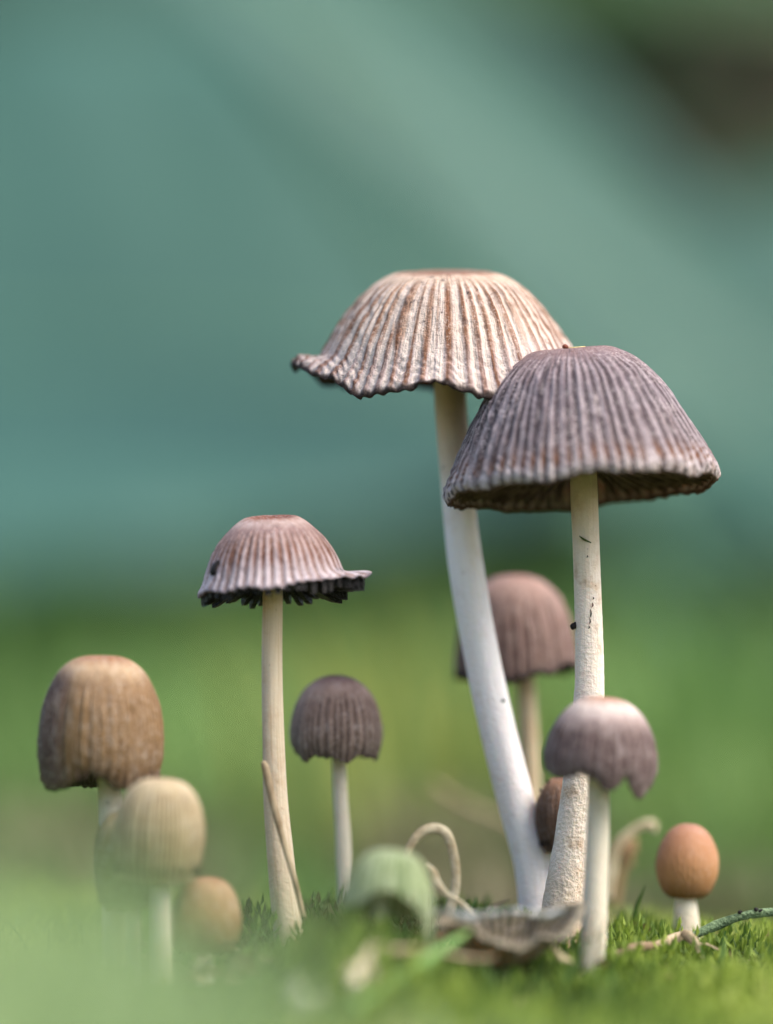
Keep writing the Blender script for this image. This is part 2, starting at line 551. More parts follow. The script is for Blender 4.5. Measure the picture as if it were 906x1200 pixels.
dA = 0.12
A = mushroom('tall mushroom with flared tan pleated cap on a thick curved white stem', (630, 1062, dA))


def defA(th, v, x, y, z):
    e = sstep(0.82, 0.97, v)
    wl = gauss(th, pi + 0.05, 0.46) * e
    z = z + 26 * wl - 16 * gauss(th, FRONT - 0.1, 0.95) * v ** 5
    x = x - 10 * wl
    z = z + v ** 8 * (5.0 * np.sin(7 * th + 1) + 3.0 * np.sin(13 * th + 2))
    z = z + 14 * gauss(th, FRONT - 0.12, 0.10) * v ** 14
    # rim flares outward
    k = 1 + 0.035 * sstep(0.86, 1.0, v)
    return x * k, y * k, z


capA = Cap(524, 450, dA, [(0, 128), (26, 129), (50, 131), (66, 128), (82, 119), (100, 103), (121, 78), (139, 50), (150, 30), (159, 13), (166, 0)],
           ribs=42, amp=2.3, wrinkle=1.5, disc=16, tip=3.0, thick=3.2, deform=defA, seed=3, jag=2.0, sharp=1.0, gv=(0.3, 0.5), nt=640, nv=84)
matA = cap_mat('tan_cap_skin', [(0.0, (150, 112, 92)), (0.22, (160, 122, 100)), (0.31, (214, 196, 178)), (0.42, (186, 164, 148)), (0.72, (176, 154, 142)), (0.86, (206, 196, 200)), (1.0, (190, 180, 186))],
               groove=(226, 218, 214), g=0.9, ridge=(126, 84, 56), rg=1.0, rim=(58, 48, 46), rim_w=0.035, speck=0.85, meal=0.4, gv=(0.3, 0.45), mottle=0.5, tint=(0.86, 0.79, 0.72))
capA.build(matA, A)
capA.gills(50, GILL_BROWN, False, stem_r=20, low=6.0)
stA = stem_mat('white_stem_skin', (220, 192, 152), (252, 246, 246), (248, 240, 238), stain_f=0.16, grain=0.45, streaky=0.30)
px_tube('stem', [(524, 345, dA, 15), (527, 455, dA, 18.5), (535, 560, dA, 19), (545, 655, dA, 20), (560, 745, dA, 20.5), (581, 845, dA, 21), (605, 940, dA, 21.5), (624, 1010, dA, 23), (632, 1065, dA, 25), (634, 1110, dA, 27)],
        stA, A, seed=4, wob=0.03, nt=36, m=110)
px_tube('dark_fleck', [(585, 823, dA - 0.012, 0.8), (589, 821, dA - 0.014, 2.2), (594, 822, dA - 0.006, 1.0)], DARK, A, nt=8, m=8)

# --- the grey-brown bell in front of it
dB = 0.0
B = mushroom('tall mushroom with grey-brown ribbed bell cap on a straight grainy cream stem', (655, 1110, dB))


def defB(th, v, x, y, z):
    z = z + v ** 8 * (2.0 * np.sin(5 * th + 2) + 1.6 * np.sin(11 * th))
    k = 1 - 0.02 * sstep(0.95, 1.0, v)
    return x * k, y * k, z


capB = Cap(683, 573, dB, [(0, 163), (14, 163), (24, 167), (42, 167), (57, 162), (77, 149), (103, 119), (127, 79), (148, 38), (159, 14), (162, 2), (160, -5)],
           ribs=50, amp=1.8, wrinkle=1.2, disc=24, tip=-3.6, roll=-4.6, thick=3.0, deform=defB, seed=11, jag=1.8, sharp=0.9, gv=(0.2, 0.42), nt=720, nv=84, double=0.45)
matB = cap_mat('grey_brown_cap_skin', [(0.0, (150, 112, 100)), (0.10, (148, 118, 110)), (0.26, (136, 116, 116)), (0.55, (120, 108, 114)), (0.88, (126, 112, 112)), (0.965, (214, 204, 200)), (1.0, (186, 168, 156))],
               groove=(64, 54, 58), g=0.9, ridge=(178, 170, 174), rg=0.65, rim=(92, 70, 58), rim_w=0.014, speck=0.45, meal=0.5,
               brown=((112, 74, 50), 0.80, 0.90, 0.955), gv=(0.2, 0.4), mottle=0.45, tint=(0.86, 0.83, 0.84))
capB.build(matB, B)
capB.gills(58, GILL_DARK, True, stem_r=20, hang=0.25, low=2.0, wave=3.0)
stB = stem_mat('cream_stem_skin', (214, 194, 164), (238, 226, 212), (212, 182, 144), stain=(180, 142, 100), stain_f=0.65, grain=0.45, streaky=0.2)
stemB = px_tube('stem', [(681, 440, dB, 12), (684, 560, dB, 15.5), (687, 640, dB, 15.5), (690, 740, dB, 16.5), (690, 820, dB, 18), (683, 900, dB, 21), (674, 980, dB, 24), (664, 1050, dB, 26), (656, 1110, dB, 28), (652, 1150, dB, 30)],
                stB, B, seed=9, wob=0.03, nt=72, m=320, rough=0.022)
# torn spot at the apex, a dark grain stuck to the stem, a scratch and a green shred
TORN = plain_mat('torn_flesh', (206, 196, 150), (170, 150, 96), 60)
RUST = plain_mat('rust_scar', (132, 70, 50), (96, 52, 40), 60)


def patch(name, cap, th0, v0, dth, dv, mat, parent, lift=1.2, seed=0):
    """thin ragged flake lying on a cap's skin"""
    rs = np.random.RandomState(seed)
    k = 14
    a = np.linspace(0, 2 * pi, k, endpoint=False)
    rr = 0.75 + 0.5 * rs.rand(k)
    top, bot = [], []
    for lv, out in ((lift, top), (-0.8, bot)):
        x, y, z, _ = cap.surf(th0 + dth * rr * np.cos(a), np.clip(v0 + dv * rr * np.sin(a), 0.006, 1.0), lv)
        out.append(cap.world(x, y, z))
        x, y, z, _ = cap.surf(np.array([th0]), np.array([v0]), lv * 1.3)
        out.append(cap.world(x, y, z))
    V = np.vstack(top + bot)
    i = np.arange(k); j = np.roll(i, -1)
    F = np.vstack([np.stack([np.full(k, k), i, j], 1), np.stack([np.full(k, 2 * k + 1), k + 1 + j, k + 1 + i], 1)])
    Q = np.stack([i, k + 1 + i, k + 1 + j, j], 1)
    return mesh(name, V, [F, Q], mat, parent)


patch('ink_stain', capA, pi + 0.06, 0.985, 0.12, 0.03, DARK, capA.o, 1.2, 12)
patch('torn_patch', capB, FRONT + 0.10, 0.105, 0.45, 0.035, TORN, capB.o, 1.0, 3)
patch('rust_scar', capB, FRONT + 0.2, 0.075, 0.6, 0.022, RUST, capB.o, 1.4, 4)
px_tube('rust_scar', [(660, 408, dB - 0.02, 1.5), (662, 406, dB - 0.02, 3), (666, 408, dB - 0.02, 1.5)], RUST, capB.o, nt=8, m=8)
px_tube('dark_grain', [(671, 738, dB - 0.004, 1), (672, 734, dB - 0.004, 4), (675, 729, dB - 0.004, 1)], DARK, stemB, nt=10, m=10)
for (a, b, l) in ((692, 719, 5), (691, 728, 4), (694, 709, 3), (690, 735, 2), (695, 701, 1.5), (688, 652, 1.2)):
    px_tube('dark_fleck', [(a, b - l, dB - 0.0152, 0.2), (a + 1.0, b, dB - 0.0152, 0.8), (a - 0.6, b + l, dB - 0.0152, 0.2)], DARK, stemB, nt=6, m=5)
px_tube('green_shred', [(679, 628, dB - 0.0145, 0.5), (684, 632, dB - 0.016, 1.3), (693, 636, dB - 0.0145, 0.5)], plain_mat('shred_green', (70, 88, 36), (52, 66, 30)), stemB, nt=6, m=8)

# --- the one with the black dripping gills
dC = -0.03
C = mushroom('mid-sized mushroom with pale-rimmed cap over black inky gills', (338, 1090, dC))


def defC(th, v, x, y, z):
    e = sstep(0.82, 1.0, v)
    wr = gauss(th, -0.05, 0.42) * e
    x = x + 24 * wr
    z = z + 15 * wr + 9 * gauss(th, FRONT + 0.75, 0.42) * v ** 8 - 3 * gauss(th, pi, 0.6) * v ** 6
    z = z + v ** 8 * 1.4 * np.sin(9 * th)
    k = 1 + 0.02 * sstep(0.88, 1.0, v)
    return x * k, y * k, z


capC = Cap(321, 693, dC, [(0, 82), (14, 83), (25, 87), (33, 86), (46, 77), (60, 61), (73, 40), (82, 16), (88, 0)],
           ribs=34, amp=1.5, gill_t=4.6, disc=14, wrinkle=0.5, tip=-1.0, roll=-2.0, thick=2.4, deform=defC, seed=21, jag=1.4, gv=(0.35, 0.6))
matC = cap_mat('lilac_brown_cap_skin', [(0.0, (150, 98, 78)), (0.18, (158, 108, 88)), (0.29, (205, 184, 174)), (0.42, (160, 134, 128)), (0.62, (164, 138, 130)), (0.80, (196, 184, 188)), (1.0, (232, 226, 232))],
               groove=(126, 88, 66), g=0.8, ridge=(210, 196, 196), rg=0.6, rim=(150, 140, 146), rim_w=0.03, speck=0.25, meal=0.35,
               brown=((116, 72, 48), 0.50, 0.72, 0.86), gv=(0.35, 0.65), tint=(0.84, 0.80, 0.81))
capC.build(matC, C)
capC.gills(46, GILL_INK, True, stem_r=14, hang=0.45,
           low=lambda th: -14.0 + 4 * gauss(th, FRONT, 0.9) + 3 * np.sin(9 * th) + 6 * gauss(th, 0.0, 0.35), wave=4.0)
patch('ink_stain', capC, pi + 0.55, 0.80, 0.10, 0.07, DARK, capC.o, 1.6, 9)
stC = stem_mat('beige_stem_skin', (212, 192, 160), (216, 202, 178), (212, 200, 172), stain_f=0.35, grain=0.25, streaky=0.9)
px_tube('stem', [(320, 630, dC, 9), (320, 690, dC, 11.5), (319, 770, dC, 12), (320, 860, dC, 13), (324, 950, dC, 14.5), (331, 1030, dC, 16), (338, 1090, dC, 17), (340, 1120, dC, 17)],
        stC, C, seed=14, wob=0.05)

# --- smaller ones
def bell(label, base, cap_args, mat, stem_pts, smat, gmat=GILL_BROWN, gill_n=36, stem_r=12, low=4.0, single=False):
    m = mushroom(label, base)
    c = Cap(**cap_args)
    c.build(mat, m)
    if gill_n: c.gills(gill_n, gmat, single, stem_r=stem_r, low=low)
    if stem_pts:
        px_tube('stem', stem_pts, smat, m, seed=int(base[0]), wob=0.05)
    return m, c


pale_stem = stem_mat('pale_stem_skin', (222, 212, 188), (226, 218, 198), (220, 212, 192), stain_f=0.25, grain=0.5)
brownish_stem = stem_mat('brownish_stem_skin', (190, 172, 142), (196, 180, 150), (188, 170, 140), stain_f=0.35, grain=0.5)

dD = -0.09


def defD(th, v, x, y, z):
    z = z + 22 * gauss(th, FRONT - 0.12, 0.38) * v ** 7 + 12 * gauss(th, 0.2, 0.9) * v ** 6
    f = gauss(th, FRONT - 0.62, 0.07) * sstep(0.25, 0.6, v)      # the fold where the skin has split
    return x * (1 - 0.035 * f), y * (1 - 0.06 * f), z


bell('tan bell mushroom with one flank purple-grey, above a pale ribbed bell', (133, 1085, dD),
     dict(cx=117, cy=926, d=dD, prof=[(0, 158), (20, 157), (38, 150), (54, 134), (66, 105), (72, 70), (72, 40), (67, 12), (62, 0)],
          ribs=40, amp=1.5, tip=2, roll=1.0, thick=3, deform=defD, seed=31, jag=1.6, gv=(0.3, 0.5)),
     cap_mat('tan_bell_skin', [(0, (160, 104, 72)), (0.14, (176, 130, 98)), (0.24, (212, 186, 158)), (0.36, (168, 138, 108)), (0.7, (156, 126, 90)), (1, (128, 104, 76))],
             groove=(112, 86, 60), g=0.55, side=((104, 84, 82), -0.62, -0.30), speck=0.3, meal=0.5, rim=(80, 66, 56), rim_w=0.03, gv=(0.3, 0.5), tint=(0.80, 0.76, 0.66)),
     [(124, 800, dD, 10), (127, 900, dD, 13), (131, 980, dD, 14), (134, 1060, dD, 15), (136, 1130, dD, 16)], pale_stem, GILL_DARK, single=False, stem_r=16)

dE = -0.20
bell('pale ribbed bell mushroom overlapping the dull olive one', (190, 1110, dE),
     dict(cx=184, cy=1030, d=dE, prof=[(0, 118), (12, 118), (28, 113), (41, 99), (50, 76), (53, 52), (50, 24), (44, 0)], ribs=38, amp=1.4, tip=2, roll=3, seed=41, jag=1.2, gv=(0.2, 0.4)),
     cap_mat('pale_bell_skin', [(0, (186, 158, 122)), (0.2, (212, 196, 168)), (0.6, (198, 182, 150)), (1, (176, 160, 124))], groove=(120, 98, 68), g=0.95, speck=0.15, meal=0.3, tint=(0.92, 0.90, 0.80)),
     [(186, 950, dE, 8), (189, 1030, dE, 11), (191, 1090, dE, 12), (192, 1150, dE, 13)], pale_stem, stem_r=12)
dF = -0.13
bell('dull olive bell mushroom half hidden behind the pale ribbed bell', (156, 1120, dF),
     dict(cx=156, cy=1062, d=dF, prof=[(0, 114), (12, 113), (26, 105), (36, 88), (42, 60), (42, 36), (37, 12), (31, 0)], ribs=34, amp=1.2, tip=2, roll=-4, seed=45, jag=1.2, gv=(0.2, 0.4)),
     cap_mat('olive_bell_skin', [(0, (160, 138, 100)), (0.3, (160, 150, 112)), (1, (136, 130, 92))], groove=(110, 104, 70), g=0.6, speck=0.15, tint=(0.88, 0.88, 0.78)),
     [(156, 1000, dF, 8), (157, 1070, dF, 9), (158, 1160, dF, 10)], pale_stem, stem_r=10)
dG = -0.16
bell('small golden-tan bell mushroom beside the pale ribbed bell', (240, 1140, dG),
     dict(cx=241, cy=1111, d=dG, prof=[(0, 84), (10, 83), (23, 77), (33, 62), (40, 40), (40, 22), (35, 4), (30, -2)], ribs=30, amp=0.9, tip=1, roll=2, seed=51, jag=0.8, gv=(0.2, 0.45)),
     cap_mat('golden_bell_skin', [(0, (168, 108, 74)), (0.16, (196, 160, 124)), (0.32, (206, 178, 140)), (0.6, (180, 150, 104)), (1, (160, 132, 88))], groove=(140, 112, 74), g=0.5, speck=0.1, meal=0.2),
     [(241, 1070, dG, 8), (241, 1120, dG, 10), (241, 1165, dG, 11)], pale_stem, stem_r=10)

dH = 0.14


def defH(th, v, x, y, z):
    z = z + v ** 8 * (3.0 * np.sin(6 * th + 0.4) + 2.0 * np.sin(11 * th)) + 5 * gauss(th, pi - 0.3, 0.7) * v ** 6
    return x, y, z


bell('small mauve-brown domed mushroom on a thin pale stem', (403, 1040, dH),
     dict(cx=394, cy=887, d=dH, prof=[(0, 96), (10, 95), (24, 90), (38, 78), (48, 58), (53, 36), (53, 18), (48, 0)], ribs=34, amp=1.1, tip=3, roll=0, deform=defH, seed=61, jag=1.6, gv=(0.3, 0.5)),
     cap_mat('mauve_dome_skin', [(0, (104, 70, 62)), (0.14, (132, 98, 88)), (0.3, (190, 164, 152)), (0.5, (160, 136, 126)), (0.85, (146, 132, 122)), (1, (88, 80, 72))],
             groove=(88, 72, 68), g=0.7, ridge=(178, 158, 150), rg=0.55, speck=0.3, meal=0.25, gv=(0.3, 0.5), tint=(0.92, 0.86, 0.82)),
     [(395, 840, dH, 7), (397, 890, dH, 8), (400, 950, dH, 8.5), (403, 1000, dH, 9), (405, 1060, dH, 9.5)], pale_stem, GILL_DARK, stem_r=9)

dI = 0.30


def defI(th, v, x, y, z):
    z = z + 10 * gauss(th, -0.5, 0.6) * v ** 8 - 5 * gauss(th, FRONT - 0.2, 0.5) * v ** 6 + v ** 8 * 2.5 * np.sin(8 * th)
    return x, y, z


bell('blurred mauve mushroom half hidden behind the curved white stem', (622, 1030, dI),
     dict(cx=605, cy=792, d=dI, prof=[(0, 119), (18, 117), (36, 109), (52, 92), (63, 66), (69, 38), (72, 14), (72, 0)], ribs=34, amp=2.2, tip=3, roll=-2, deform=defI, seed=71, jag=2, gv=(0.25, 0.5)),
     cap_mat('mauve_bell_skin', [(0, (176, 132, 114)), (0.25, (192, 164, 156)), (0.6, (158, 132, 126)), (0.9, (134, 112, 106)), (1, (60, 48, 46))],
             groove=(98, 76, 74), g=0.75, ridge=(186, 160, 158), rg=0.5, speck=0.2, rim=(44, 36, 36), rim_w=0.06, gv=(0.25, 0.5)),
     [(612, 720, dI, 9), (616, 790, dI, 11), (619, 850, dI, 11.5), (622, 930, dI, 12), (624, 1040, dI, 13)], brownish_stem, GILL_DARK, stem_r=12)

dJ = -0.13


def defJ(th, v, x, y, z):
    e = v ** 7
    z = z - 16 * gauss(th, FRONT + 0.85, 0.30) * e + 11 * gauss(th, FRONT + 0.48, 0.12) * e - 8 * gauss(th, FRONT + 0.15, 0.22) * e \
        + 8 * gauss(th, FRONT - 0.35, 0.3) * e + 5 * gauss(th, pi, 0.5) * e - 4 * gauss(th, -0.2, 0.4) * e
    return x, y, z


bell('small mushroom with cream-topped dusky cap covering the grainy cream stem', (694, 1140, dJ),
     dict(cx=702, cy=911, d=dJ, prof=[(0, 94), (14, 94), (30, 89), (46, 76), (58, 56), (65, 32), (66, 14), (62, 0)], ribs=26, amp=1.0, tip=6, roll=4, deform=defJ, seed=81, jag=1.6, gv=(0.35, 0.6)),
     cap_mat('dusky_cap_skin', [(0, (180, 124, 94)), (0.13, (202, 164, 140)), (0.28, (236, 226, 218)), (0.42, (188, 172, 168)), (0.58, (112, 93, 90)), (1, (112, 96, 96))],
             groove=(84, 70, 68), g=0.45, ridge=(162, 150, 150), rg=0.4, speck=0.35, meal=0.15, gv=(0.35, 0.6), tint=(0.88, 0.83, 0.81)),
     [(701, 850, dJ, 10), (701, 920, dJ, 12.5), (700, 990, dJ, 13.5), (697, 1070, dJ, 14.5), (692, 1140, dJ, 15), (690, 1180, dJ, 15)], pale_stem, GILL_DARK, stem_r=13)

dK = 0.10
mK, cK = bell('dark brown egg-shaped young mushroom wedged between the two tall stems', (662, 1050, dK),
     dict(cx=662, cy=998, d=dK, prof=[(0, 90), (9, 88), (20, 79), (29, 60), (32, 38), (29, 16), (22, 0)], ribs=30, amp=1.0, tip=0, roll=-3, seed=91, jag=0.8, gv=(0.2, 0.45)),
     cap_mat('dark_egg_skin', [(0, (150, 104, 80)), (0.16, (178, 136, 108)), (0.32, (134, 104, 84)), (1, (110, 88, 72))], groove=(70, 54, 46), g=0.8, speck=0.2, meal=0.2, mottle=0.2, tint=(0.85, 0.82, 0.8)),
     [(662, 960, dK, 7), (661, 1000, dK, 8), (660, 1075, dK, 9)], pale_stem, stem_r=9)
for (a, b) in ((633, 926), (642, 916), (645, 990)):
    px_tube('dark_fleck', [(a - 1, b + 1, dK - 0.005, 0.6), (a, b, dK - 0.005, 2.2), (a + 1.5, b - 1, dK - 0.005, 0.6)], DARK, cK.o, nt=8, m=6)

dL = 0.12
bell('small smooth orange-brown egg-shaped mushroom alone on the bright moss', (803, 1082, dL),
     dict(cx=804, cy=1052, d=dL, prof=[(0, 87), (12, 85), (24, 76), (33, 60), (37, 42), (35, 24), (28, 8), (18, 0)], ribs=24, amp=0.1, tip=2, roll=2, seed=95, jag=0.6, gv=(0.2, 0.5)),
     cap_mat('orange_egg_skin', [(0, (172, 128, 108)), (0.3, (182, 136, 104)), (0.7, (188, 142, 96)), (1, (150, 110, 72))], groove=(172, 124, 84), g=0.08, speck=0.2, meal=0.2, mottle=0.1, bump=0.06, tint=(0.80, 0.76, 0.74)),
     [(802, 1000, dL, 10), (803, 1048, dL, 11), (804, 1068, dL, 14), (805, 1100, dL, 17)], pale_stem, gill_n=0, stem_r=10)

# ------------------------------------------------------------------ dead and collapsed fungi, litter
ghost = cap_mat('bleached_cap_skin', [(0, (196, 206, 170)), (0.5, (196, 208, 164)), (1, (206, 210, 180))], groove=(104, 128, 78), g=1.0, tint=(0.9, 0.95, 0.85), speck=0.1)
dM = -0.30
M = thing('collapsed_mushroom', ground_at(455, 1080, dM), 'collapsed pale green striped cap drooping over the dark moss cushion', 'mushroom')


def defM(th, v, x, y, z):
    z = z - 52 * gauss(th, -0.15, 0.35) * v ** 6 + 26 * gauss(th, FRONT, 0.7) * v ** 5
    return x, y, z


capM = Cap(453, 1072, dM, [(0, 76), (16, 76), (32, 68), (44, 50), (52, 26), (55, 0)], ribs=26, amp=1.2, double=0.0, tip=-4, roll=6, deform=defM, seed=101, jag=3, gv=(0.15, 0.35), thick=1.6, nt=300)
gb = ghost.node_tree
tr = gb.nodes.new('ShaderNodeBsdfTranslucent'); tr.inputs[0].default_value = lin(176, 190, 140)
mx = gb.nodes.new('ShaderNodeMixShader'); mx.inputs[0].default_value = 0.25
gb.links.new(gb.nodes['Principled BSDF'].outputs[0], mx.inputs[1]); gb.links.new(tr.outputs[0], mx.inputs[2])
gb.links.new(mx.outputs[0], gb.nodes['Material Output'].inputs[0])
capM.build(ghost, M)
px_tube('stem', [(450, 1010, dM, 6), (446, 1070, dM, 7), (444, 1130, dM, 8)], pale_stem, M, nt=14, m=24)

dry = plain_mat('dry_stalk_skin', (206, 196, 168), (166, 150, 118), 40, 0.7, 0.4, 0.15)
dS = -0.08
S1 = tag(px_tube('withered_stalk', [(474, 1010, dS, 4), (482, 990, dS, 5), (494, 976, dS, 5.5), (508, 971, dS, 6), (522, 976, dS, 6), (530, 994, dS, 5.5), (534, 1020, dS, 5.5), (533, 1044, dS, 6), (526, 1072, dS, 6), (520, 1110, dS, 6)], dry, None, nt=16, m=70, wob=0.12, flat=0.7,
                 org=P(526, 1090, dS)), 'bleached withered stalk bent into a loop beside the collapsed striped cap', 'stalk', 'withered stalks')
tag(px_tube('withered_stalk', [(500, 1012, dS - 0.03, 2), (508, 1022, dS - 0.03, 4), (512, 1034, dS - 0.03, 4.5), (524, 1048, dS - 0.03, 3.5), (542, 1060, dS - 0.03, 3.5), (556, 1074, dS - 0.03, 3), (566, 1100, dS - 0.03, 3)], dry, None, nt=16, m=50, wob=0.2, flat=0.5,
            org=P(556, 1090, dS)), 'crumpled pale stalk inside the loop of the bent one', 'stalk', 'withered stalks')
tag(px_tube('withered_stalk', [(712, 1050, 0.3, 6), (716, 1015, 0.3, 6), (724, 992, 0.3, 6), (738, 976, 0.3, 5), (752, 968, 0.3, 5), (764, 966, 0.3, 6), (766, 974, 0.3, 4)], dry, None, nt=16, m=50, wob=0.15, flat=0.7,
            org=P(712, 1060, 0.3)), 'curled dry stalk rising behind the cream-topped dusky mushroom', 'stalk', 'withered stalks')
tag(px_tube('withered_stalk', [(738, 1014, 0.34, 5), (734, 1000, 0.34, 9), (741, 989, 0.34, 7), (728, 1024, 0.34, 5), (722, 1060, 0.34, 4)], plain_mat('brown_stalk_skin', (176, 146, 108), (130, 104, 76), 40), None, nt=14, m=40, wob=0.2, flat=0.7,
            org=P(722, 1060, 0.34)), 'brown shrivelled stalk tucked under the curled dry stalk', 'stalk', 'withered stalks')

# collapsed dish-shaped cap at the foot of the tall ones
rot = cap_mat('rotting_cap_skin', [(0, (112, 98, 80)), (0.5, (132, 120, 98)), (0.9, (140, 134, 110)), (1, (176, 174, 160))], groove=(84, 84, 56), g=0.75, ridge=(176, 166, 140), rg=0.4, speck=0.6)
dN = -0.19


def defN(th, v, x, y, z):
    z = z + v ** 3 * (9 * np.sin(2 * th + 1) + 6 * np.sin(5 * th) + 3 * np.sin(11 * th)) - 16 * gauss(th, FRONT + 0.5, 0.4) * v ** 3
    k = 1 + 0.14 * np.sin(3 * th + 2) * v + 0.08 * np.sin(7 * th) * v
    return x * k, y * k, z


Nn = thing('collapsed_mushroom', ground_at(600, 1120, dN), 'upturned grey rotting cap with ragged pale edge at the foot of the tall stems', 'mushroom')
capN = Cap(590, 1076, dN, [(0, -58), (22, -52), (44, -38), (60, -22), (70, -8), (78, -2), (84, -4)], ribs=34, amp=1.3, wrinkle=1.5, tip=6, roll=-1, deform=defN, seed=111, jag=2.5, gv=(0.1, 0.3), thick=2, nt=300)
capN.build(rot, Nn)
tag(px_tube('withered_stalk', [(498, 1072, dN - 0.05, 2), (520, 1068, dN - 0.06, 3), (548, 1074, dN - 0.07, 4), (580, 1070, dN - 0.07, 3), (612, 1068, dN - 0.07, 3), (640, 1073, dN - 0.05, 4), (662, 1066, dN - 0.05, 4)], plain_mat('grey_scrap_skin', (206, 208, 208), (92, 96, 84), 55, 0.6, 0.5), None, nt=14, m=70, wob=0.35, flat=0.5,
            org=P(580, 1085, dN)), 'ragged grey-white strand lying across the upturned rotting cap', 'stalk', 'withered stalks')


def blade(name, pts, mat, label, cat, group=None, parent=None, fold=0.25, thick=0.12, m=40):
    """grass-like blade through (px, py, depth, half width px); V-folded strip with thickness"""
    W = np.array([np.append(P(a, b, d), r * unit(d)) for a, b, d, r in pts])
    return blade_w(name, W, mat, label, cat, group, parent, fold, thick, m)


def blade_arrays(W, fold=0.25, thick=0.12, m=40, ref=None):
    q = resample(W, m)
    c, r = q[:, :3], q[:, 3]
    T = np.gradient(c, axis=0); T /= np.linalg.norm(T, axis=1)[:, None] + 1e-9
    ref = np.array([0, 1.0, 0.15]) if ref is None else ref
    A = np.cross(T, ref); A /= np.linalg.norm(A, axis=1)[:, None] + 1e-9
    Bn = np.cross(A, T)
    rows = []
    for s_, k in ((-1, fold), (0, 0), (1, fold)):
        rows.append(c + A * (r * s_)[:, None] + Bn * (r * k)[:, None])
    for s_, k in ((1, fold - thick), (0, -thick * 1.5), (-1, fold - thick)):
        rows.append(c + A * (r * s_)[:, None] + Bn * (r * k)[:, None])
    V = np.stack(rows, 1)
    i = np.arange(m * 6).reshape(m, 6); j = np.roll(i, -1, axis=1)
    F = np.stack([i[:-1], i[1:], j[1:], j[:-1]], -1).reshape(-1, 4)
    caps = [[i[0, k] for k in (0, 1, 4, 5)], [i[0, k] for k in (1, 2, 3, 4)], [i[-1, k] for k in (5, 4, 1, 0)], [i[-1, k] for k in (4, 3, 2, 1)]]
    return V.reshape(-1, 3), np.vstack([F, caps])


def blade_w(name, W, mat, label, cat, group, parent, fold, thick, m):
    V, F = blade_arrays(W, fold, thick, m)
    org = None if parent is not None else np.array(W[0][:3])
    o = mesh(name, V, F, mat, parent, {'tone': np.full(len(V), 0.5)}, org=org)
    if label: tag(o, label, cat, group)
    return o


pale_green = leaf_mat('pale_grass_skin', [(0, (120, 160, 90)), (1, (150, 186, 116))], 0.3)
straw = plain_mat('straw_skin', (186, 168, 138), (128, 108, 82), 45, 0.7, 0.3, 0.0, (1, 1, 0.3))
blade('grass_blade', [(418, 1182, -0.55, 7), (440, 1166, -0.5, 8), (490, 1134, -0.42, 8), (530, 1106, -0.34, 6), (552, 1090, -0.3, 1.5)], pale_green,
      'flat pale green grass blade lying beside the white stalk fragment', 'grass blade')
blade('grass_blade', [(738, 1095, 0.1, 2.5), (745, 1066, 0.1, 2.5), (749, 1055, 0.1, 2.4), (754, 1043, 0.1, 1), (757, 1036, 0.1, 0.4)], leaf_mat('dark_blade_skin', [(0, (70, 100, 40)), (1, (70, 100, 40))]),
      'short dark green spike of grass between the egg-shaped mushroom and the tall stems', 'grass blade')
blade('straw', [(308, 892, dC - 0.035, 2), (311, 900, dC - 0.035, 4.5), (320, 940, dC - 0.036, 4.5), (332, 985, dC - 0.038, 4), (345, 1030, dC - 0.04, 3.5), (356, 1075, dC - 0.04, 3)], straw,
      'dry tan straw leaning against the stem of the black-gilled mushroom', 'straw', 'pieces of straw')
blade('straw', [(508, 918, 0.75, 3), (530, 935, 0.75, 4), (560, 950, 0.75, 4), (600, 968, 0.75, 3), (620, 1010, 0.75, 2)], straw,
      'thin blurred straw sloping down behind the curved white stem', 'straw', 'pieces of straw')
blade('straw', [(436, 1120, -0.4, 2), (450, 1114, -0.4, 4), (490, 1114, -0.38, 4), (520, 1118, -0.36, 3), (556, 1124, -0.34, 3), (580, 1122, -0.33, 1)], straw,
      'pale thread of straw lying above the flat green blade', 'straw', 'pieces of straw')
blade('straw', [(655, 1085, -0.16, 1), (690, 1102, -0.235, 1.6), (715, 1075, -0.235, 1.2), (722, 1066, -0.2, 0.5)], straw,
      'fine straw caught round the foot of the grainy cream stem', 'straw', 'pieces of straw')
px_ = [(415, 1160, -0.5, 5), (420, 1140, -0.47, 6), (430, 1122, -0.45, 5), (436, 1108, -0.44, 3)]
f = thing('stalk_fragment', ground_at(420, 1155, -0.5), 'white forked stalk fragment on the moss beside the flat green blade', 'stalk')
px_tube('shaft', px_, dry, f, nt=14, m=24, wob=0.25)
px_tube('fork', [(428, 1128, -0.455, 4), (436, 1138, -0.46, 4.5), (440, 1148, -0.47, 2)], dry, f, nt=12, m=14, wob=0.25)
px_tube('fork', [(420, 1134, -0.468, 3), (412, 1136, -0.47, 4), (406, 1144, -0.475, 1.5)], dry, f, nt=12, m=14, wob=0.25)
tag(px_tube('pebble', [(344, 1172, -0.75, 2), (350, 1168, -0.75, 12), (362, 1166, -0.75, 14), (372, 1170, -0.75, 2)], plain_mat('pale_pebble_skin', (196, 198, 176), (160, 164, 140), 20), None, nt=16, m=16, wob=0.1, org=P(358, 1176, -0.75)),
    'pale rounded pebble sunk in the blurred moss', 'pebble')

